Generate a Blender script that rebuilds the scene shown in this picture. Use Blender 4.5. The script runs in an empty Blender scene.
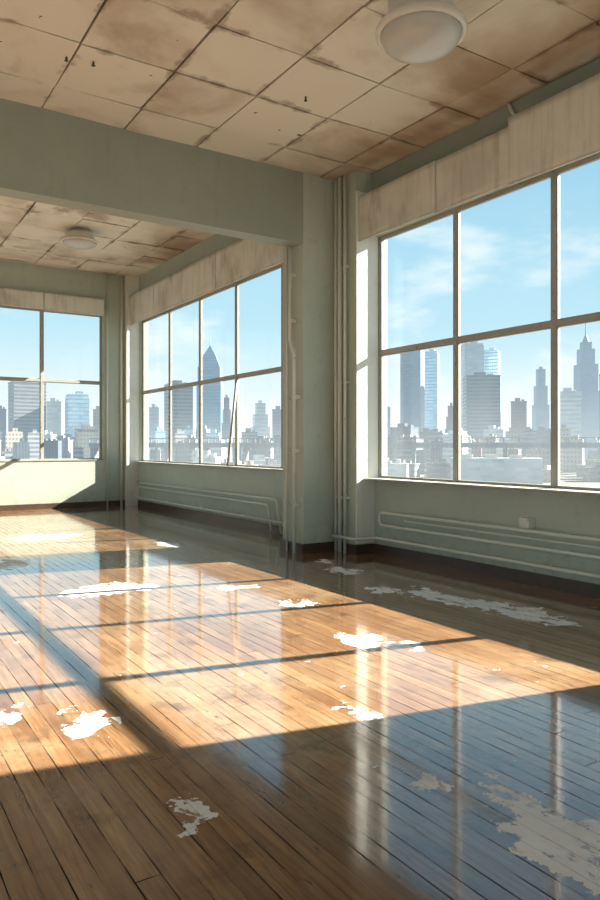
import bpy, bmesh, math, random
from mathutils import Vector, Matrix
random.seed(7)
S = bpy.context.scene
S.view_settings.view_transform = 'Standard'
S.view_settings.exposure = 0.38
COL = S.collection

# ------------------------------------------------------------------ helpers
def new_obj(name, bm_or_me, mats=(), parent=None, loc=(0,0,0), smooth=False, **props):
    if bm_or_me is None:
        ob = bpy.data.objects.new(name, None)
    else:
        if isinstance(bm_or_me, bmesh.types.BMesh):
            bmesh.ops.recalc_face_normals(bm_or_me, faces=bm_or_me.faces)
            me = bpy.data.meshes.new(name)
            bm_or_me.to_mesh(me); bm_or_me.free()
        else:
            me = bm_or_me
        ob = bpy.data.objects.new(name, me)
        for m in mats: me.materials.append(m)
        if smooth:
            for p in me.polygons: p.use_smooth = True
    ob.location = loc
    COL.objects.link(ob)
    if parent: ob.parent = parent
    for k, v in props.items(): ob[k] = v
    return ob

def box(bm, x0, x1, y0, y1, z0, z1, mi=0):
    v = [bm.verts.new(c) for c in ((x0,y0,z0),(x1,y0,z0),(x1,y1,z0),(x0,y1,z0),(x0,y0,z1),(x1,y0,z1),(x1,y1,z1),(x0,y1,z1))]
    for f in ((0,3,2,1),(4,5,6,7),(0,1,5,4),(1,2,6,5),(2,3,7,6),(3,0,4,7)):
        bm.faces.new([v[i] for i in f]).material_index = mi
    return v

def tube(bm, pts, r, bend=0.06, seg=10, mi=0):
    P = [Vector(p) for p in pts]
    path = [P[0]]
    for i in range(1, len(P)-1):
        a, b, c = P[i-1], P[i], P[i+1]
        d1 = (a-b); d2 = (c-b)
        k = min(bend, d1.length*.48, d2.length*.48)
        s, e = b+d1.normalized()*k, b+d2.normalized()*k
        for t in (0,.25,.5,.75,1):
            path.append(s*(1-t)**2 + b*2*t*(1-t) + e*t*t)
    path.append(P[-1])
    rings = []
    up = None
    for i, p in enumerate(path):
        t = (path[min(i+1,len(path)-1)] - path[max(i-1,0)]).normalized()
        if up is None:
            up = Vector((0,0,1)) if abs(t.z) < .9 else Vector((1,0,0))
        up = (up - t*up.dot(t)).normalized()
        s = t.cross(up)
        rings.append([bm.verts.new(p + (up*math.cos(2*math.pi*j/seg) + s*math.sin(2*math.pi*j/seg))*r) for j in range(seg)])
    for a, b in zip(rings, rings[1:]):
        for j in range(seg):
            f = bm.faces.new((a[j], a[(j+1)%seg], b[(j+1)%seg], b[j])); f.smooth = True; f.material_index = mi
    bm.faces.new(rings[0]); bm.faces.new(rings[-1][::-1])

def lathe(bm, prof, seg=40, c=(0,0)):
    rings = []
    for r, z in prof:
        if r < 1e-5: rings.append([bm.verts.new((c[0], c[1], z))])
        else: rings.append([bm.verts.new((c[0]+r*math.cos(2*math.pi*j/seg), c[1]+r*math.sin(2*math.pi*j/seg), z)) for j in range(seg)])
    for a, b in zip(rings, rings[1:]):
        for j in range(seg):
            k = (j+1) % seg
            if len(a) == 1 and len(b) == 1: continue
            if len(a) == 1: f = bm.faces.new((a[0], b[k], b[j]))
            elif len(b) == 1: f = bm.faces.new((a[j], a[k], b[0]))
            else: f = bm.faces.new((a[j], a[k], b[k], b[j]))
            f.smooth = True

# ------------------------------------------------------------------ node helpers
class NT:
    def __init__(s, name, world=False):
        if world:
            s.m = bpy.data.worlds.new(name)
        else:
            s.m = bpy.data.materials.new(name)
        s.m.use_nodes = True
        s.t = s.m.node_tree
        s.t.nodes.clear()
    def n(s, typ, **kw):
        nd = s.t.nodes.new(typ)
        for k, v in kw.items(): setattr(nd, k, v)
        return nd
    def setin(s, sock, v):
        if isinstance(v, bpy.types.NodeSocket): s.t.links.new(v, sock)
        elif v is not None:
            if sock.type == 'RGBA' and len(v) == 3: v = (*v, 1)
            sock.default_value = v
    def M(s, op, a, b=None, c=None, clamp=False):
        nd = s.n('ShaderNodeMath', operation=op, use_clamp=clamp)
        s.setin(nd.inputs[0], a)
        if b is not None: s.setin(nd.inputs[1], b)
        if c is not None: s.setin(nd.inputs[2], c)
        return nd.outputs[0]
    def mix(s, f, a, b, blend='MIX'):
        nd = s.n('ShaderNodeMix', data_type='RGBA', blend_type=blend)
        s.setin(nd.inputs[0], f); s.setin(nd.inputs[6], a); s.setin(nd.inputs[7], b)
        return nd.outputs[2]
    def noise(s, vec, scale, detail=4, rough=.55, dist=0, out=0):
        nd = s.n('ShaderNodeTexNoise')
        if vec is not None: s.t.links.new(vec, nd.inputs['Vector'])
        nd.inputs['Scale'].default_value = scale; nd.inputs['Detail'].default_value = detail
        nd.inputs['Roughness'].default_value = rough; nd.inputs['Distortion'].default_value = dist
        return nd.outputs[out]
    def ss(s, v, lo, hi, a=0., b=1.):
        nd = s.n('ShaderNodeMapRange', interpolation_type='SMOOTHSTEP')
        s.setin(nd.inputs[0], v); s.setin(nd.inputs[1], lo); s.setin(nd.inputs[2], hi)
        s.setin(nd.inputs[3], a); s.setin(nd.inputs[4], b)
        return nd.outputs[0]
    def pos(s): return s.n('ShaderNodeNewGeometry').outputs['Position']
    def sep(s, v):
        nd = s.n('ShaderNodeSeparateXYZ'); s.t.links.new(v, nd.inputs[0]); return nd.outputs
    def comb(s, x, y, z=0.):
        nd = s.n('ShaderNodeCombineXYZ')
        for i, v in enumerate((x, y, z)): s.setin(nd.inputs[i], v)
        return nd.outputs[0]
    def out(s, sh):
        o = s.n('ShaderNodeOutputWorld' if isinstance(s.m, bpy.types.World) else 'ShaderNodeOutputMaterial')
        s.t.links.new(sh, o.inputs[0])
    def bsdf(s, col, rough=.5, metal=0., height=None, bstr=.3, bdist=.01, spec=None, **kw):
        p = s.n('ShaderNodeBsdfPrincipled')
        s.setin(p.inputs['Base Color'], col); s.setin(p.inputs['Roughness'], rough); s.setin(p.inputs['Metallic'], metal)
        if spec is not None: s.setin(p.inputs['Specular IOR Level'], spec)
        for k, v in kw.items(): s.setin(p.inputs[k], v)
        if height is not None:
            b = s.n('ShaderNodeBump'); b.inputs['Strength'].default_value = bstr; b.inputs['Distance'].default_value = bdist
            s.t.links.new(height, b.inputs['Height']); s.t.links.new(b.outputs[0], p.inputs['Normal'])
        s.out(p.outputs[0])
        return s.m

# ------------------------------------------------------------------ materials
def mat_wall(name, c1, c2, dirt=(.20,.17,.11)):
    t = NT(name); p = t.pos()
    n1 = t.noise(p, .9, 5, .6); n2 = t.noise(p, 7, 6, .65)
    z = t.sep(p)[2]
    col = t.mix(t.ss(n1, .35, .65), c1, c2)
    st = t.M('MULTIPLY', t.ss(n2, .55, .75), .22)
    col = t.mix(st, col, dirt)
    low = t.M('MULTIPLY', t.ss(z, .5, .05), t.ss(n2, .3, .7))
    col = t.mix(t.M('MULTIPLY', low, .4), col, dirt)
    sp = t.sep(p)
    v = t.comb(t.M('MULTIPLY', sp[0], 5.), t.M('MULTIPLY', sp[1], 5.), t.M('MULTIPLY', sp[2], .35))
    dr = t.ss(t.noise(v, 1.6, 4, .6), .58, .78)
    col = t.mix(t.M('MULTIPLY', dr, .22), col, dirt)
    return t.bsdf(col, .5, height=n2, bstr=.12, bdist=.01)
m_wall = mat_wall('sage_paint', (.45,.50,.42), (.41,.46,.38))
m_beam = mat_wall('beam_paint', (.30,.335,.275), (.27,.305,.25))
m_white = mat_wall('white_paint', (.76,.77,.72), (.70,.71,.65), (.45,.42,.34))

t = NT('dark_baseboard'); p = t.pos(); n = t.noise(p, 9, 5)
m_base = t.bsdf(t.mix(n, (.035,.02,.013), (.09,.05,.03)), .4, height=n)

t = NT('frame_paint'); p = t.pos(); n = t.noise(p, 14, 6, .7)
m_frame = t.bsdf(t.mix(t.ss(n, .56, .72), (.34,.335,.30), (.17,.13,.09)), .55, height=n, bstr=.2)

t = NT('pipe_paint'); p = t.pos(); n = t.noise(p, 10, 5, .7)
m_pipe = t.bsdf(t.mix(t.ss(n, .60, .80), (.66,.68,.60), (.28,.22,.16)), .38, height=n, bstr=.15)

t = NT('blind_fabric'); p = t.pos(); sp = t.sep(p)
n = t.noise(p, 1.4, 4, .6); v = t.comb(t.M('MULTIPLY', sp[0], 14.), t.M('MULTIPLY', sp[1], 14.), sp[2])
n2 = t.noise(v, 1.2, 4, .6); n3 = t.noise(t.comb(t.M('MULTIPLY', sp[0], 3.), t.M('MULTIPLY', sp[1], 3.), sp[2]), 1.0, 6, .65)
col = t.mix(t.ss(n, .4, .7), (.67,.67,.60), (.55,.53,.46)); col = t.mix(t.M('MULTIPLY', t.ss(n2, .46, .76), .38), col, (.33,.30,.25))
col = t.mix(t.M('MULTIPLY', t.ss(n3, .54, .68), .45), col, (.29,.235,.18))
m_blind = t.bsdf(col, .85, height=n2, bstr=.2, bdist=.02)

t = NT('window_glass')
tr = t.n('ShaderNodeBsdfTransparent'); tr.inputs[0].default_value = (.97,.985,.98,1)
gl = t.n('ShaderNodeBsdfGlossy'); gl.inputs['Roughness'].default_value = .03
df = t.n('ShaderNodeBsdfTranslucent'); df.inputs[0].default_value = (.75,.77,.75,1)
mx = t.n('ShaderNodeMixShader'); mx.inputs[0].default_value = .04
t.t.links.new(tr.outputs[0], mx.inputs[1]); t.t.links.new(gl.outputs[0], mx.inputs[2])
mx2 = t.n('ShaderNodeMixShader')
z = t.sep(t.pos())[2]
dust = t.M('MULTIPLY', t.noise(t.pos(), 1.6, 6, .65), t.ss(z, 2.4, 1.0, .0, .05))
t.setin(mx2.inputs[0], dust)
t.t.links.new(mx.outputs[0], mx2.inputs[1]); t.t.links.new(df.outputs[0], mx2.inputs[2])
t.out(mx2.outputs[0]); m_glass = t.m

# ceiling tiles
TT = .88; TOX, TOY = 2.65, 6.27
t = NT('stained_ceiling_tile'); p = t.pos()
rnd = t.n('ShaderNodeNewGeometry').outputs['Random Per Island']
big = t.noise(p, .5, 5, .6, .4); mid = t.noise(p, .9, 5, .6, .3); fine = t.noise(p, 30, 4, .7); med = t.noise(p, 2.2, 6, .62)
x, y, _ = t.sep(p)
fx = t.M('FRACT', t.M('DIVIDE', t.M('SUBTRACT', x, TOX-TT*40), TT)); fy = t.M('FRACT', t.M('DIVIDE', t.M('SUBTRACT', y, TOY-TT*40), TT))
e = t.M('MINIMUM', t.M('MINIMUM', fx, t.M('SUBTRACT', 1., fx)), t.M('MINIMUM', fy, t.M('SUBTRACT', 1., fy)))
s1 = t.M('ADD', t.M('ADD', big, t.M('MULTIPLY', rnd, .14)), t.ss(x, 4.0, 5.4, 0., .17))
s1 = t.M('ADD', s1, t.ss(y, 5.2, 3.6, 0., .07))
col = t.mix(t.ss(s1, .52, .82), (.69,.655,.56), (.35,.26,.175))
bay = t.ss(y, 7.6, 8.2, .28, .65)
col = t.mix(t.M('MULTIPLY', t.ss(mid, .60, .70), bay), col, (.24,.155,.095))
em = t.M('ADD', med, t.ss(e, .0, .16, .12, -.10))
col = t.mix(t.M('MULTIPLY', t.ss(em, .60, .74), .6), col, (.18,.11,.065))
hol = t.ss(t.noise(p, 6, 2, .5), .765, .775)
col = t.mix(hol, col, (.04,.025,.02))
m_tile = t.bsdf(col, .75, height=fine, bstr=.15)
t = NT('ceiling_void'); m_void = t.bsdf((.025,.018,.014), .9)

# floor
t = NT('worn_varnished_planks'); p = t.pos(); sp = t.sep(p); x, y = sp[0], sp[1]
W = .088
xi = t.M('DIVIDE', x, W); idx = t.M('FLOOR', xi); fx = t.M('FRACT', xi)
wn = t.n('ShaderNodeTexWhiteNoise', noise_dimensions='1D'); t.setin(wn.inputs['W'], idx); r1 = wn.outputs['Value']
yy = t.M('DIVIDE', t.M('ADD', y, t.M('MULTIPLY', r1, 9.)), 3.4); yi = t.M('FLOOR', yy); fy = t.M('FRACT', yy)
wn2 = t.n('ShaderNodeTexWhiteNoise', noise_dimensions='2D'); t.t.links.new(t.comb(idx, yi), wn2.inputs['Vector']); r2 = wn2.outputs['Value']
ex = t.M('MINIMUM', fx, t.M('SUBTRACT', 1., fx))
ey = t.M('MULTIPLY', t.M('MINIMUM', fy, t.M('SUBTRACT', 1., fy)), 3.4/W)
edge = t.M('MINIMUM', ex, ey)
gv = t.comb(t.M('MULTIPLY', x, 26.), t.M('MULTIPLY', y, 1.4), t.M('MULTIPLY', r2, 30.))
grain = t.noise(gv, 1.5, 7, .65, .6)
wear = t.noise(p, .8, 6, .65, .5); wear2 = t.noise(p, 3.5, 5, .6, .2)
col = t.mix(t.ss(grain, .3, .72), (.33,.19,.092), (.17,.082,.037))
col = t.mix(t.M('MULTIPLY', r2, .6), col, (.10,.043,.020))
col = t.mix(t.M('MULTIPLY', t.ss(wear, .45, .66), .45), col, (.44,.31,.185))
col = t.mix(t.M('MULTIPLY', t.ss(wear2, .52, .70), .5), col, (.055,.032,.022))
scv = t.comb(t.M('MULTIPLY', x, 9.), t.M('MULTIPLY', y, 3.), 4.2)
scuff = t.ss(t.noise(scv, 1.2, 7, .75), .61, .66)
col = t.mix(t.M('MULTIPLY', scuff, .7), col, (.045,.040,.042))
gn = t.noise(t.comb(t.M('MULTIPLY', x, 3.), y, 0.), 3., 3)
groove = t.ss(edge, t.ss(gn, .35, .65, -.01, .02), t.ss(gn, .35, .65, .02, .055))
col = t.mix(groove, (.022,.013,.009), col)
nv = t.noise(p, 4.6, 6, .64, 0, out=1)
nvs = t.sep(nv)
px = t.M('ADD', x, t.M('MULTIPLY', t.M('SUBTRACT', nvs[0], .5), .65))
py = t.M('ADD', y, t.M('MULTIPLY', t.M('SUBTRACT', nvs[1], .5), .9))
patches = [(2.19,6.76,.48,.25),(3.31,6.21,.2,.13),(3.40,5.26,.18,.12),(3.12,4.06,.18,.17),(2.26,2.98,.08,.08),(1.06,3.63,.10,.11),
 (1.11,2.51,.085,.07),(2.05,2.28,.075,.09),(2.14,1.62,.15,.25),(2.05,1.36,.10,.26),(2.33,1.45,.07,.2),(4.64,4.80,.18,.48),(4.78,4.0,.20,.5),(4.72,6.4,.15,.24),(.70,3.94,.1,.13),
 (4.41,5.35,.1,.2),(2.25,1.95,.08,.16),(4.9,7.0,.08,.1),(1.6,8.9,.3,.3),(2.6,11.2,.5,.3),(3.9,9.4,.12,.3),(-1.5,3.,.3,.3),(3.35,3.75,.05,.12)]
dmin = None
for cx, cy, rx, ry in patches:
    dx = t.M('DIVIDE', t.M('SUBTRACT', px, cx), rx); dy = t.M('DIVIDE', t.M('SUBTRACT', py, cy), ry)
    d = t.M('ADD', t.M('MULTIPLY', dx, dx), t.M('MULTIPLY', dy, dy))
    dmin = d if dmin is None else t.M('MINIMUM', dmin, d)
pm = t.ss(dmin, 1.08, .92)
flake = t.noise(t.comb(t.M('MULTIPLY', x, 2.2), y, 0.), 5, 6, .65)
pm = t.M('MULTIPLY', pm, t.ss(flake, .38, .45))
fl = t.M('MULTIPLY', t.ss(t.noise(p, 10, 4, .6), .69, .705), t.ss(wear, .50, .56))
pm = t.M('MAXIMUM', pm, fl)
pm = t.M('MULTIPLY', pm, t.ss(edge, .01, .04, .65, 1.))
pc = t.M('MULTIPLY', pm, t.ss(flake, .40, .58, .8, .97))
col = t.mix(pc, col, t.mix(wear2, (.86,.85,.83), (.60,.58,.55)))
rough = t.M('ADD', t.ss(wear2, .3, .75, .08, .17), t.M('MULTIPLY', scuff, .08))
rough = t.M('ADD', rough, t.M('MULTIPLY', pm, .35))
rough = t.M('ADD', rough, t.M('SUBTRACT', .4, t.M('MULTIPLY', groove, .4)))
und = t.noise(t.comb(t.M('MULTIPLY', x, 4.), y, 0.), .9, 2)
h = t.M('ADD', t.M('MULTIPLY', grain, .10), t.M('MULTIPLY', pm, .25)); h = t.M('ADD', h, t.M('MULTIPLY', und, 1.2)); h = t.M('ADD', h, t.M('MULTIPLY', r2, .2))
m_floor = t.bsdf(col, rough, height=h, bstr=.18, bdist=.012, spec=t.M('MULTIPLY', groove, .6))
pb = m_floor.node_tree.nodes['Principled BSDF']
m_floor.node_tree.links.new(t.M('MULTIPLY', groove, t.M('MULTIPLY', t.M('SUBTRACT', 1., pm), .85)), pb.inputs['Coat Weight'])
pb.inputs['Coat Roughness'].default_value = .07

t = NT('white_enamel'); n = t.noise(t.pos(), 12, 5)
m_enam = t.bsdf(t.mix(n, (.74,.73,.69), (.60,.58,.53)), .3)
t = NT('frosted_glass'); m_frost = t.bsdf((.50,.50,.47), .25)
t = NT('dark_metal'); m_dark = t.bsdf(t.mix(t.noise(t.pos(), 20), (.05,.045,.04), (.12,.09,.07)), .5, .6)

# ------------------------------------------------------------------ room dimensions
XW = 5.85; YB = 16.1; XL = -7.0; YR = -6.0; ZC = 4.92; ZC2 = 5.32; TH = .22
YP = 7.26
W1 = (2.0, YP, .95, 4.12)
W2 = (8.55, 15.93, 1.0, 4.30)
W3 = (-5.3, -.6, .95, 4.12)
WB = (-.27, 5.05, 1.05, 4.38)

def wall_with_holes(name, axis, plane0, plane1, a0, a1, z0, z1, holes, mat):
    bm = bmesh.new()
    holes = sorted(holes)
    cur = a0
    def B(s, e, zz0, zz1):
        if e-s < 1e-4: return
        if axis == 'Y': box(bm, plane0, plane1, s, e, zz0, zz1)
        else: box(bm, s, e, plane0, plane1, zz0, zz1)
    for (h0, h1, hz0, hz1) in holes:
        B(cur, h0, z0, z1); B(h0, h1, z0, hz0); B(h0, h1, hz1, z1); cur = h1
    B(cur, a1, z0, z1)
    bmesh.ops.remove_doubles(bm, verts=bm.verts, dist=1e-4)
    return new_obj(name, bm, [mat], kind='structure')

wall_with_holes('wall_right', 'Y', XW, XW+TH, YR, YB+TH, 0, ZC2+.2, [W1, W2, W3], m_wall)
wall_with_holes('wall_back', 'X', YB, YB+TH, XL, XW, 0, ZC2+.2, [WB, (-6.2,-1.2,1.05,4.38)], m_wall)
wall_with_holes('wall_left', 'Y', XL-TH, XL, YR, YB+TH, 0, ZC2+.2, [(-5.5,-.6,.7,4.4),(0,7.2,.7,4.4),(8.5,15.5,.7,4.4)], m_wall)  # unseen window openings added to let sky light in
wall_with_holes('wall_front', 'X', YR-TH, YR, XL-TH, XW+TH, 0, ZC2+.2, [(-6.5,-.7,.7,4.4),(-.3,5.5,.7,4.4)], m_wall)  # openings behind the view, likewise added for sky light

bm = bmesh.new(); box(bm, XL-TH, XW+TH, YR-TH, YB+TH, -.2, 0)
new_obj('floor', bm, [m_floor], kind='structure')

def tiled_ceiling(name, y0, y1, z, ox, oy, T):
    bm = bmesh.new()
    box(bm, XL-TH, XW, y0, y1, z+.03, z+.18, 1)
    i0 = math.floor((XL-ox)/T); i1 = math.ceil((XW-ox)/T)
    j0 = math.floor((y0-oy)/T); j1 = math.ceil((y1-oy)/T)
    for i in range(i0, i1):
        for j in range(j0, j1):
            g1, g2, g3, g4 = [random.uniform(.006, .011) for _ in range(4)]
            a, b = max(ox+i*T+g1, XL), min(ox+(i+1)*T-g2, XW-.004)
            c, d = max(oy+j*T+g3, y0+.003), min(oy+(j+1)*T-g4, y1-.003)
            if b-a < .04 or d-c < .04: continue
            dz = random.uniform(-.006, .006)
            v = box(bm, a, b, c, d, z+dz, z+.035+dz)
            tx, ty = random.uniform(-.008,.008), random.uniform(-.008,.008)
            for k, q in enumerate(v[:4]):
                q.co.z += tx*(1 if k in (1,2) else -1) + ty*(1 if k > 1 else -1)
    return new_obj(name, bm, [m_tile, m_void], kind='structure')
tiled_ceiling('ceiling', YR-TH, 7.72, ZC, TOX, TOY, TT)
tiled_ceiling('ceiling.001', 7.9, YB, ZC2, TOX, TOY, TT)

# beam and column (structure)
bm = bmesh.new(); box(bm, XL, 5.56, 7.7, 7.95, 4.01, ZC2+.2)
new_obj('beam', bm, [m_beam], kind='structure', label='deep sage-green painted beam below the tiled ceiling', category='beam')
bm = bmesh.new(); box(bm, 5.03, 5.56, 7.695, 8.2, 0, ZC2+.1)
new_obj('column', bm, [m_wall], kind='structure', label='square sage-green painted column beside the tall window', category='column')
bm = bmesh.new(); box(bm, 5.555, XW, YP+.02, 8.35, 0, ZC2+.1)
new_obj('trim_1', bm, [m_wall], kind='structure', label='shallow green wall pier next to the column')
bm = bmesh.new(); box(bm, 5.56, XW+.06, YP-.005, YP+.02, .13, 4.66)
new_obj('trim_2', bm, [m_white], kind='structure', label='white painted jamb board')
bm = bmesh.new(); box(bm, 5.555, XW, 15.95, YB, 0, ZC2+.1)
new_obj('trim_3', bm, [m_white], kind='structure', label='white painted pier in the far corner')
bm = bmesh.new(); box(bm, XW-.05, XW, W1[0]-3, YP-.005, 4.70, ZC)
new_obj('trim_4', bm, [m_beam], kind='structure', label='green painted fascia under the ceiling')

# baseboards
def bboard(name, *bs):
    bm = bmesh.new()
    for b in bs:
        box(bm, *b)
    new_obj(name, bm, [m_base], kind='structure')
bboard('baseboard_right', (XW-.03, XW, YR, YP-.01, 0, .12), (XW-.03, XW, 8.35, 15.95, 0, .12))
bboard('baseboard_back', (XL, 5.55, YB-.03, YB, 0, .12))
bboard('baseboard_column', (5.0, 5.56, 7.67, 7.70, 0, .12), (5.0, 5.03, 7.70, 8.23, 0, .12), (5.525, 5.555, YP-.01, 7.67, 0, .12), (5.525, XW-.03, YP-.04, YP-.01, 0, .12), (5.03,5.56,8.2,8.23,0,.12))
bboard('baseboard_left', (XL, XL+.03, YR, YB-.03, 0, .12))

# ------------------------------------------------------------------ windows
def window(name, axis, plane, cuts, z0, z1, zt, label, sgn=-1, sd=.21):
    root = new_obj(name, None, kind='structure', label=label)
    def mk(bm, a0, a1, p0, p1, zz0, zz1):
        if axis == 'Y': box(bm, min(p0,p1), max(p0,p1), a0, a1, zz0, zz1)
        else: box(bm, a0, a1, min(p0,p1), max(p0,p1), zz0, zz1)
    c = plane
    bm = bmesh.new(); fw = .035; hm = .028
    a0, a1 = cuts[0], cuts[-1]
    mk(bm, a0, a0+fw, c-.03, c+.03, z0, z1); mk(bm, a1-fw, a1, c-.03, c+.03, z0, z1)
    mk(bm, a0+fw, a1-fw, c-.03, c+.03, z0, z0+fw); mk(bm, a0+fw, a1-fw, c-.03, c+.03, z1-fw, z1)
    for q in cuts[1:-1]: mk(bm, q-hm, q+hm, c-.03, c+.03, z0+fw, z1-fw)
    for s, e in zip(cuts, cuts[1:]):
        s2 = s+(fw if s == a0 else hm); e2 = e-(fw if e == a1 else hm)
        mk(bm, s2, e2, c-.028, c+.028, zt-.026, zt+.026)
        for (b0, b1) in ((z0+fw, zt-.026), (zt+.026, z1-fw)):
            mk(bm, s2, s2+.014, c-.018, c+.018, b0, b1); mk(bm, e2-.014, e2, c-.018, c+.018, b0, b1)
            mk(bm, s2+.014, e2-.014, c-.018, c+.018, b0, b0+.014); mk(bm, s2+.014, e2-.014, c-.018, c+.018, b1-.014, b1)
    new_obj('window_frame', bm, [m_frame], parent=root)
    bm = bmesh.new()
    if axis == 'Y': vs = [(c,a0+.01,z0+.01),(c,a1-.01,z0+.01),(c,a1-.01,z1-.01),(c,a0+.01,z1-.01)]
    else: vs = [(a0+.01,c,z0+.01),(a1-.01,c,z0+.01),(a1-.01,c,z1-.01),(a0+.01,c,z1-.01)]
    bm.faces.new([bm.verts.new(v) for v in vs])
    new_obj('window_glass', bm, [m_glass], parent=root)
    bm = bmesh.new()
    mk(bm, a0+.002, a1-.008, c+sgn*.03, c+sgn*sd, z0, z0+.022)
    new_obj('window_sill', bm, [m_frame], parent=root)
    return root
window('window_1', 'Y', 5.95, [W1[0],3.18,4.54,5.88,W1[1]], W1[2], W1[3], 2.60, 'tall steel-framed window with cream mullions facing the skyline', sd=.27)
r2w = window('window_2', 'Y', 5.95, [W2[0],9.68,11.27,12.79,14.32,W2[1]], W2[2], W2[3], 2.62, 'tall steel-framed window beyond the column')
window('window_3', 'X', YB+.1, [WB[0],1.06,2.39,3.72,WB[1]], WB[2], WB[3], 2.82, 'tall steel-framed window in the far wall', sd=.11)
window('window_fill', 'Y', 5.95, [W3[0],-4.1,-2.95,-1.8,W3[1]], W3[2], W3[3], 2.60, 'unseen steel-framed window added for fill light')  # out-of-view window added so bounced sun fills the room
bm = bmesh.new()
tube(bm, [(5.905, 11.18, 2.60), (5.74, 11.22, 1.03)], .024, seg=8)
new_obj('loose_stile', bm, [m_frame], parent=r2w, label='slim leaning edge of a tilted pane')

# ------------------------------------------------------------------ blinds
def blind(axis, plane, a0, a1, ztop, zbot, label, group, sag=0., ph=0.):
    root = new_obj('roller_blind', None, label=label, category='blind', group=group)
    root.location = ((plane, (a0+a1)/2, ztop) if axis == 'Y' else ((a0+a1)/2, plane, ztop))
    L = a1-a0
    def tr(a, dpt, z):
        return (dpt, a, z) if axis == 'Y' else (a, dpt, z)
    bm = bmesh.new(); nx, nz = 40, 8; g = []
    for i in range(nx+1):
        row = []
        for j in range(nz+1):
            a = -L/2+.006+(L-.012)*i/nx; f = j/nz
            dd = -.045 + .008*math.sin(a*9+ph)*f + .005*math.sin(a*23+ph*2)*f
            z = -.0 - (ztop-zbot)*f + sag*(a/L)*f + .006*math.sin(a*5+ph)*f
            row.append(bm.verts.new(tr(a, dd, z)))
        g.append(row)
    for i in range(nx):
        for j in range(nz):
            bm.faces.new((g[i][j], g[i+1][j], g[i+1][j+1], g[i][j+1])).smooth = True
    fo = new_obj('blind_fabric', bm, [m_blind], parent=root)
    so = fo.modifiers.new('s', 'SOLIDIFY'); so.thickness = .006; so.offset = 0
    bm = bmesh.new(); tube(bm, [tr(-L/2+.01, -.0, -.04), tr(L/2-.01, -.0, -.04)], .035, seg=14)
    new_obj('blind_roller', bm, [m_blind], parent=root)
    bm = bmesh.new()
    zb = -(ztop-zbot)
    tube(bm, [tr(-L/2+.01, -.045, zb-sag/2), tr(L/2-.01, -.045, zb+sag/2)], .012, seg=8)
    new_obj('bottom_rail', bm, [m_blind], parent=root)
    for e in (-L/2, L/2-.006):
        bm = bmesh.new()
        if axis == 'Y': box(bm, -.038, XW-plane, e, e+.006, -.08, .0)
        else: box(bm, e, e+.006, -.038, YB-plane, -.08, .0)
        new_obj('blind_bracket', bm, [m_frame], parent=root)
    return root
GB = 'faded roller blinds over the windows'
blind('Y', 5.63, 5.845, YP-.01, 4.58, 4.01, 'faded cream roller blind pulled up beside the column', GB, .01, 0)
blind('Y', 5.63, 4.75, 5.842, 4.57, 4.00, 'stained cream roller blind with brown streaks over the window', GB, -.01, 1.3)
blind('Y', 5.57, 3.28, 4.77, 4.62, 3.95, 'cream roller blind hanging slightly lower over the window', GB, .015, 2.1)
blind('Y', 5.63, 1.95, 3.277, 4.57, 4.00, 'faded cream roller blind over the window', GB, 0, 3.3)
for k, (a, b) in enumerate(((8.4,9.97),(9.975,11.45),(11.455,12.95),(12.955,14.42),(14.425,15.93))):
    blind('Y', 5.66, a, b, 4.84, 4.17+.01*(k%2), 'faded cream roller blind beyond the column', GB, 0, k*1.7)
for k, (a, b) in enumerate(((-.25,1.055),(1.06,2.385),(2.39,3.715),(3.72,5.05))):
    blind('X', YB-.06, a, b, 4.72, 4.36-.02*(k%2), 'faded cream roller blind on the far wall', GB, 0, k*2.3)

# ------------------------------------------------------------------ pipes
def pipe(name, label, cat, runs, r=.02, group=None, clips=(), bend=.07):
    bm = bmesh.new()
    for rr in runs: tube(bm, rr, r, bend)
    for c in clips: box(bm, *c)
    o = new_obj(name, bm, [m_pipe], label=label, category=cat)
    if group: o['group'] = group
    return o
xp = XW-.085; XC = XW-.001
g1 = 'heating pipes along the window wall'
pipe('heating_pipe', 'painted heating pipe loop low on the window wall', 'pipe',
     [[(xp,1.0,.54),(xp,7.05,.54),(xp,7.05,.38),(xp,1.0,.38)]], .019, g1,
     [(xp+.005,XC,yy,yy+.02,z-.012,z+.012) for yy in (1.5,3.,4.3,5.6,6.6) for z in (.54,.38)], bend=.078)
pipe('heating_pipe', 'slim painted pipe between the loop runs', 'pipe',
     [[(xp+.03,1.0,.465),(xp+.03,6.60,.465),(XC,6.66,.465)]], .012, g1)
pipe('heating_pipe', 'thin painted pipe just above the baseboard', 'pipe',
     [[(xp,1.0,.21),(xp,7.12,.21),(5.45,7.15,.21),(5.44,7.62,.21)]], .018, g1,
     [(xp,XC,yy,yy+.02,.20,.22) for yy in (1.5,3.,4.5,6.)])
bm2 = bmesh.new(); box(bm2, XW-.10, XC, 4.70, 4.82, .57, .67); bmesh.ops.bevel(bm2, geom=bm2.edges[:], offset=.008, segments=2)
new_obj('junction_box', bm2, [m_pipe], label='small painted junction box above the heating pipes', category='box')
for k, rr in enumerate(([(xp,15.8,.54),(xp,9.6,.54),(xp,9.45,.02)],[(xp,15.8,.44),(xp,9.85,.44),(xp,9.75,.02)],[(xp-.05,15.8,.2),(xp-.05,8.6,.2)])):
    pipe('heating_pipe', 'painted heating pipe under the farther window', 'pipe', [rr], .020, g1,
         [(rr[0][0],XC,yy,yy+.02,rr[0][2]-.012,rr[0][2]+.012) for yy in (10.8,12.5,14.2)])
g2 = 'vertical service pipes by the column'
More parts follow.
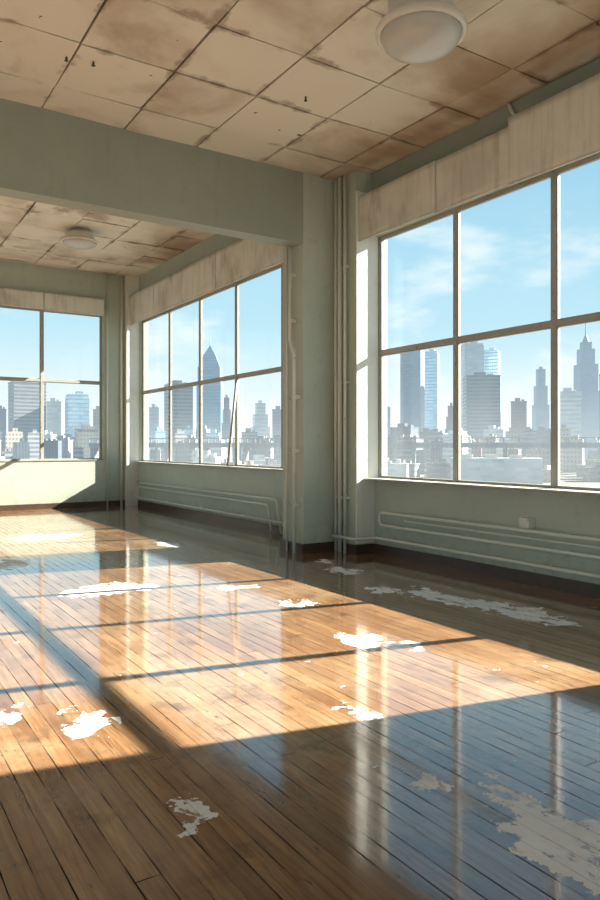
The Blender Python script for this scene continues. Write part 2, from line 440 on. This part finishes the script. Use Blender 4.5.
pipe('service_pipe', 'painted conduit running up the column side', 'pipe',
     [[(4.955,7.80,.0),(4.955,7.80,2.6),(4.955,7.90,2.75),(4.955,7.90,4.0)]], .022, g2,
     [(4.95,5.029,7.76,7.84,z,z+.05) for z in (.6,1.3,2.0)]+[(4.95,5.029,7.86,7.94,z,z+.05) for z in (3.0,3.6)])
pipe('service_pipe', 'thin painted conduit running up the column side', 'pipe',
     [[(4.985,8.02,.0),(4.985,8.02,4.0)]], .014, g2, [(4.985,5.029,8.0,8.04,z,z+.02) for z in (.6,1.3,2.0,3.)])
for yy, r in ((7.63,.02),(7.54,.028),(7.43,.02)):
    pipe('service_pipe', 'painted vertical pipe in the corner beside the column', 'pipe',
        [[(5.50,yy,.0),(5.50,yy,4.90)]], r, g2, [(5.50,5.554,yy-.035,yy+.035,z,z+.03) for z in (.7,2.2,3.7)])
for xx, r in ((5.14,.018),(5.47,.03)):
    pipe('service_pipe', 'painted vertical pipe in the far corner', 'pipe', [[(xx,YB-.035,0),(xx,YB-.035,ZC2-.02)]], r, 'pipes in the far corner')
pipe('conduit', 'thin conduit under the ceiling above the blinds', 'pipe', [[(XW-.07,1.0,4.74),(XW-.07,4.9,4.74),(XW-.07,4.98,4.91)]], .018)

# ------------------------------------------------------------------ ceiling lamps
def lamp(x, y, zc, s=1.):
    root = new_obj('ceiling_lamp', None, loc=(x, y, zc), label='round white enamel ceiling lamp with shallow frosted glass bowl', category='lamp', group='round ceiling lamps')
    root.scale = (1, 1, s)
    bm = bmesh.new(); lathe(bm, [(0,0.01),(.15,0.01),(.15,-.03),(.12,-.05),(.10,-.06),(.10,-.12),(0,-.12)])
    new_obj('canopy', bm, [m_enam], parent=root)
    bm = bmesh.new(); lathe(bm, [(0,-.08),(.19,-.08),(.235,-.095),(.25,-.13),(.252,-.25),(.262,-.29),(.29,-.325),(.325,-.35),(.342,-.37),(.342,-.405),(.328,-.415),(.305,-.415),(.30,-.40),(.0,-.39)], 56)
    new_obj('lamp_shade', bm, [m_enam], parent=root)
    bm = bmesh.new(); lathe(bm, [(.302,-.402),(.30,-.43),(.285,-.465),(.25,-.50),(.20,-.525),(.14,-.545),(.07,-.555),(0,-.558)], 56)
    new_obj('glass_bowl', bm, [m_frost], parent=root)
lamp(3.70, 4.03, ZC)
lamp(3.68, 13.1, ZC2, .55)

def sprinkler(x, y, z):
    bm = bmesh.new()
    lathe(bm, [(0,0),(.03,0),(.03,-.006),(.009,-.01),(.009,-.035),(.012,-.037),(.006,-.05),(.018,-.053),(.018,-.057),(0,-.057)], 16)
    new_obj('sprinkler', bm, [m_dark], loc=(x, y, z), label='small dark sprinkler head on the stained ceiling', category='sprinkler', group='ceiling sprinklers')
for x, y in ((1.72,6.55),(1.95,6.5),(3.95,6.0),(3.4,4.0)): sprinkler(x, y, ZC+.012)

# ------------------------------------------------------------------ exterior
GZ = -20.
def mat_build(name, wallc, glassc, sx=3.2, sz=3.6, fx=.55, fz=.55, gl=0.):
    t = NT(name); tc = t.n('ShaderNodeTexCoord'); o = t.sep(tc.outputs['Object']); nn = t.sep(tc.outputs['Normal'])
    isx = t.M('GREATER_THAN', t.M('ABSOLUTE', nn[0]), .6); up = t.M('GREATER_THAN', nn[2], .6)
    hc = t.M('ADD', t.M('MULTIPLY', isx, o[1]), t.M('MULTIPLY', t.M('SUBTRACT', 1., isx), o[0]))
    a = t.M('LESS_THAN', t.M('FRACT', t.M('DIVIDE', t.M('ADD', hc, 500.), sx)), fx)
    b = t.M('LESS_THAN', t.M('FRACT', t.M('DIVIDE', t.M('ADD', o[2], 500.), sz)), fz)
    m = t.M('MULTIPLY', t.M('MULTIPLY', a, b), t.M('SUBTRACT', 1., up))
    pan = t.n('ShaderNodeTexWhiteNoise', noise_dimensions='2D')
    t.t.links.new(t.comb(t.M('FLOOR', t.M('DIVIDE', t.M('ADD', hc, 500.), sx*2)), t.M('FLOOR', t.M('DIVIDE', t.M('ADD', o[2], 500.), sz))), pan.inputs['Vector'])
    vn = t.noise(tc.outputs['Object'], .05, 4)
    g2 = t.mix(t.M('MULTIPLY', pan.outputs['Value'], .5), glassc, [min(1, q*1.9) for q in glassc])
    rid = t.n('ShaderNodeObjectInfo').outputs['Random']
    wc = t.mix(t.ss(vn, .3, .7), wallc, [q*.65 for q in wallc])
    wc = t.mix(t.M('MULTIPLY', rid, .5), wc, [q*.45 for q in wallc])
    c = t.mix(m, wc, g2)
    c = t.mix(up, c, [q*.35 for q in wallc])  # roof colour darkened to hold back the strong sun on upward faces
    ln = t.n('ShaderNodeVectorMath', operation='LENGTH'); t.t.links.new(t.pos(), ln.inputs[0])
    hz = t.ss(ln.outputs['Value'], 200., 1050., .04, .44)  # aerial haze put into the material as glow, thicker far off and low
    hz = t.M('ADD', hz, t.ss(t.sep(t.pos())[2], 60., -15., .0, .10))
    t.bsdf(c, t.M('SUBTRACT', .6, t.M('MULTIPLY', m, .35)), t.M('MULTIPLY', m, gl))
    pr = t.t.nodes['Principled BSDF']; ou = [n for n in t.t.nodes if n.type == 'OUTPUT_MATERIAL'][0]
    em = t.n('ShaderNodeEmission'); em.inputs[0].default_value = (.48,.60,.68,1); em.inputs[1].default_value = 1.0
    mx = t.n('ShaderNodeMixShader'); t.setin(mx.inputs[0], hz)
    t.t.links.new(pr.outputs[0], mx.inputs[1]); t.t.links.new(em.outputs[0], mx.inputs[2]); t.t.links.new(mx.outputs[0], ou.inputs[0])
    return t.m
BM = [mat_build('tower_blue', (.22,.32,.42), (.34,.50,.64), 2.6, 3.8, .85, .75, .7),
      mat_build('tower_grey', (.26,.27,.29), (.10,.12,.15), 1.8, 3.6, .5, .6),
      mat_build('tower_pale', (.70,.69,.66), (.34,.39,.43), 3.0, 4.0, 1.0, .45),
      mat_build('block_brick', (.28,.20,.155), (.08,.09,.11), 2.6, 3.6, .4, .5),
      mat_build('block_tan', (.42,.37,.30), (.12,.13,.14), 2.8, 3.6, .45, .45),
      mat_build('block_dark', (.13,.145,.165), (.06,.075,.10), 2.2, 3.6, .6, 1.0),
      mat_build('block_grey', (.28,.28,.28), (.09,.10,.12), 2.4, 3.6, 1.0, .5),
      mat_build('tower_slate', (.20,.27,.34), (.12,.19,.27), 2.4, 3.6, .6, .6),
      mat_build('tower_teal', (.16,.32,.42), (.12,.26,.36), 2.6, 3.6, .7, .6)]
b0 = math.radians(32.9); F = Vector((math.sin(b0), math.cos(b0), 0)); R = Vector((math.cos(b0), -math.sin(b0), 0))
def bpos(bearing, depth):
    return depth*(F + math.tan(math.radians(bearing-32.9))*R)
placed = []
BRP = bpos(50, 470); BRA = math.radians(-46); BRD = Vector((math.cos(BRA), math.sin(BRA), 0))
def blocked(p, r):
    for q, s in placed:
        if (p-q).length < r+s: return True
    v = p-BRP; off = abs(v.x*BRD.y - v.y*BRD.x)
    return off < r+8 and abs(v.dot(BRD)) < 320+r
def building(bearing, depth, w, top, mi, kind='box', label=None, rot=None, dp=None, force=False):
    dp = dp or w*.9; p = bpos(bearing, depth)
    r = math.hypot(w, dp)/2+1
    if blocked(p, r) and not force: return False
    placed.append((p, r))
    H = top-GZ; bm = bmesh.new(); hw, hd = w/2, dp/2
    if kind == 'box':
        box(bm, -hw, hw, -hd, hd, 0, H); box(bm, -hw-.3, hw+.3, -hd-.3, hd+.3, H, H+.9)
        box(bm, -hw*.5, hw*.2, -hd*.5, hd*.3, H+.9, H+4.5); box(bm, hw*.35, hw*.7, -hd*.2, hd*.5, H+.9, H+3)
    elif kind == 'slab':
        box(bm, -hw, hw, -hd, hd, 0, H-3); box(bm, -hw*.93, hw*.93, -hd*.93, hd*.93, H-3, H)
        box(bm, -hw*.1, hw*.5, -hd*.4, hd*.4, H, H+3)
    elif kind == 'setback':
        box(bm, -hw, hw, -hd, hd, 0, H*.62); box(bm, -hw*.8, hw*.8, -hd*.8, hd*.8, H*.62, H*.82)
        box(bm, -hw*.55, hw*.55, -hd*.55, hd*.55, H*.82, H); box(bm, -hw*.2, hw*.2, -hd*.2, hd*.2, H, H+3)
    elif kind == 'spire':
        box(bm, -hw, hw, -hd, hd, 0, H*.55); box(bm, -hw*.78, hw*.78, -hd*.78, hd*.78, H*.55, H*.76)
        box(bm, -hw*.58, hw*.58, -hd*.58, hd*.58, H*.76, H*.88); box(bm, -hw*.38, hw*.38, -hd*.38, hd*.38, H*.88, H*.935)
        lathe(bm, [(hw*.3,H*.935),(hw*.22,H*.96),(hw*.1,H*.985),(hw*.06,H),(hw*.04,H*1.09),(0,H*1.1)], 12)
    elif kind == 'pyramid':
        zb = H*.80; box(bm, -hw, hw, -hd, hd, 0, zb*.85); box(bm, -hw*.92, hw*.92, -hd*.92, hd*.92, zb*.85, zb)
        base = [bm.verts.new((sx*hw*.92, sy*hd*.92, zb)) for sx, sy in ((-1,-1),(1,-1),(1,1),(-1,1))]
        mid = [bm.verts.new((sx*hw*.50, sy*hd*.50, zb+(H-zb)*.55)) for sx, sy in ((-1,-1),(1,-1),(1,1),(-1,1))]
        tip = bm.verts.new((0,0,H))
        for i in range(4):
            bm.faces.new((base[i], base[(i+1)%4], mid[(i+1)%4], mid[i])); bm.faces.new((mid[i], mid[(i+1)%4], tip))
        lathe(bm, [(.5,H-1),(.4,H+5),(0,H+6)], 6)
    elif kind == 'low':
        box(bm, -hw, hw, -hd, hd, 0, H); box(bm, -hw-.2, hw+.2, -hd-.2, hd+.2, H, H+.5)
        for q in range(3):
            x0 = -hw*.8+q*hw*.55; hh = random.uniform(1, 2.6)
            box(bm, x0, x0+hw*.28, -hd*.5, hd*random.uniform(-.2,.5), H+.5, H+.5+hh)
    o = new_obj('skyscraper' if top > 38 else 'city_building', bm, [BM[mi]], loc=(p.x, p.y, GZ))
    o.rotation_euler.z = math.radians(-bearing + (rot if rot is not None else random.uniform(-25, 25)))
    o['label'] = label or ('plain office tower on the city skyline' if top > 38 else 'low city building below the skyline')
    o['category'] = 'skyscraper' if top > 38 else 'building'
    o['group'] = 'city skyline towers' if top > 38 else 'low city buildings'
    return True
T = [(41.9,800,23,110,7,'slab','tall slate-grey slab tower',-14),(43.3,840,19,111,0,'slab','tall blue glass slab tower',-10),
 (46.5,780,21,112,2,'slab','tall pale tower with flat roof',16),(47.9,820,20,110,0,'slab','tall blue glass tower with flat roof',-12),(47.2,700,32,68,6,'box','broad grey tower block',8),
 (51.6,850,16,92,7,'setback','slim slate-grey stepped tower',20),(53.6,650,19,49,2,'box','pale office block',10),(54.8,900,29,142,7,'spire','tall stepped tower with a spire',25),
 (56.3,700,15,70,5,'box','dark slim tower',0),
 (25.7,800,27,114,8,'pyramid','blue-teal tower with pointed pyramid roof',-8),(23.2,700,24,60,6,'box','broad grey tower block',12),(21.3,750,10,40,2,'box',None,0),
 (27.0,760,11,52,1,'setback',None,0),(29.7,760,18,46,2,'setback',None,10),(31.2,760,14,38.5,1,'box',None,0),
 (11.9,700,30,62,6,'box','broad grey tower block',12),(13.8,730,14,45,2,'box',None,0),(15.5,700,20,51,0,'slab','blue glass office block',10),(17.1,770,12,39,4,'box',None,0),(10.1,760,10,39,5,'box',None,0),
 (39.7,900,14,48,1,'box',None,0),(44.9,700,12,40,3,'setback',None,0),(50.0,760,16,47,3,'box',None,0),(58.4,760,20,60,2,'setback',None,0),(60.5,800,18,90,1,'slab',None,0),(62.7,720,24,55,0,'box',None,0),(65,800,20,75,2,'slab',None,0),
 (35,780,20,60,1,'box',None,0),(37,820,16,80,0,'slab',None,0),(18.7,760,14,50,1,'slab',None,0),(7,800,20,70,1,'slab',None,0),(3,780,24,50,2,'box',None,0)]
for b, d, w, tp, mi, k, lb, ro in T: building(b, d, w, tp, mi, k, (lb+' on the city skyline') if lb else None, rot=ro, force=True)
building(48.3, 380, 46, -6, 2, 'low', 'long pale warehouse with flat roof', rot=0, dp=24, force=True)
for d0, d1, w0, w1, t0, t1, st, kinds in ((580,700,9,20,2,18,1.1,('box','box','slab','setback')),(520,610,7,16,-4,8,.75,('box','slab','low')),(400,480,10,24,-14,-6,1.0,('low','box'))):
    b = -4.
    while b < 70:
        for _ in range(4):
            if building(b+random.uniform(-.3,.3), random.uniform(d0, d1), random.uniform(w0, w1), random.uniform(t0, t1), random.choice((1,6,2,5,3,4,4)) if d0 < 560 else random.choice((1,2,7,5,6,4,0,3)), random.choice(kinds)): break
        b += st*random.uniform(.8, 1.5)

bm = bmesh.new(); L = 620
box(bm, -L/2, L/2, -6, 6, 19.5, 23)
for i in range(int(L/10)):
    x = -L/2+i*10
    box(bm, x, x+.6, -6.3, -5.7, 23, 26); box(bm, x, x+.6, 5.7, 6.3, 23, 26)
    v = [bm.verts.new(c) for c in ((x,-6,23),(x+.6,-6,23),(x+10.3,-6,26),(x+9.7,-6,26))]; bm.faces.new(v)
    if i % 3 == 0: box(bm, x, x+2.5, -4, 4, 0, 19.5)
box(bm, -L/2, L/2, -6.3, -5.7, 26, 26.5); box(bm, -L/2, L/2, 5.7, 6.3, 26, 26.5)
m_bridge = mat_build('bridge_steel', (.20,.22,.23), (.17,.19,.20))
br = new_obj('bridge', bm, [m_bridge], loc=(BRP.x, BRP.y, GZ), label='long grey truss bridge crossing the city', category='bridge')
br.rotation_euler.z = BRA

t = NT('city_ground'); p = t.pos(); n = t.noise(p, .012, 5, .6); n2 = t.noise(p, .08, 5, .7)
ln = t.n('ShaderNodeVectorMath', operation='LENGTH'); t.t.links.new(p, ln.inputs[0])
col = t.mix(t.ss(n, .44, .56), (.10,.11,.115), (.055,.06,.05)); col = t.mix(t.M('MULTIPLY', t.ss(n2, .5, .7), .6), col, (.13,.125,.115))
t.bsdf(col, .8)
pr = t.t.nodes['Principled BSDF']; ou = [q for q in t.t.nodes if q.type == 'OUTPUT_MATERIAL'][0]
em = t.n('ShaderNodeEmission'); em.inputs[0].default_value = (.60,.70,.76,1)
mx = t.n('ShaderNodeMixShader'); t.setin(mx.inputs[0], t.ss(ln.outputs['Value'], 200., 2200., .08, .95))  # horizon haze painted on the ground as glow growing with distance
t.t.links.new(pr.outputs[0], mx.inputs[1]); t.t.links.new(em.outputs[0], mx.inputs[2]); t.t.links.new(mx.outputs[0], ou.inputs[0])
m_ground = t.m
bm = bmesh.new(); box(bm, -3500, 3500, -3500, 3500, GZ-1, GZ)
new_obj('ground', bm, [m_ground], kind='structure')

# ------------------------------------------------------------------ light
w = NT('sky_world', True)
d = w.n('ShaderNodeTexCoord').outputs['Generated']; sp = w.sep(d)
el = sp[2]
c = w.mix(w.ss(el, -.02, .19), (.86,.88,.86), (.46,.71,.82))
c = w.mix(w.ss(el, .10, .50), c, (.23,.49,.69))
cv = w.comb(w.M('DIVIDE', sp[0], w.M('ADD', el, .35)), w.M('DIVIDE', sp[1], w.M('ADD', el, .35)), w.M('MULTIPLY', el, 2.5))
cl = w.noise(cv, 1.9, 5, .55, .2)
cover = w.ss(sp[0], .62, .85, -.03, .10)
c = w.mix(w.M('MULTIPLY', w.ss(w.M('ADD', cl, cover), .50, .66), .8), c, (.84,.89,.90))
bg = w.n('ShaderNodeBackground'); w.setin(bg.inputs[0], c); bg.inputs[1].default_value = .97
w.out(bg.outputs[0]); S.world = w.m

sun = bpy.data.lights.new('sun', 'SUN'); sun.energy = 28; sun.color = (1.0, .935, .82); sun.angle = math.radians(.5)
so = bpy.data.objects.new('sun', sun); COL.objects.link(so)
az = math.radians(12.3)
dv = Vector((-math.cos(az), math.sin(az), -.54))
so.rotation_euler = dv.to_track_quat('-Z', 'Y').to_euler()
so.location = (20, -4, 12)

# ------------------------------------------------------------------ camera
cam = bpy.data.cameras.new('camera'); co = bpy.data.objects.new('camera', cam); COL.objects.link(co)
co.location = (0, 0, 1.4); co.rotation_euler = (math.radians(90), 0, math.radians(-32.9))
cam.sensor_fit = 'VERTICAL'; cam.sensor_height = 36; cam.lens = 28.44; cam.shift_y = -5/900; cam.clip_end = 8000; cam.clip_start = .05
S.camera = co
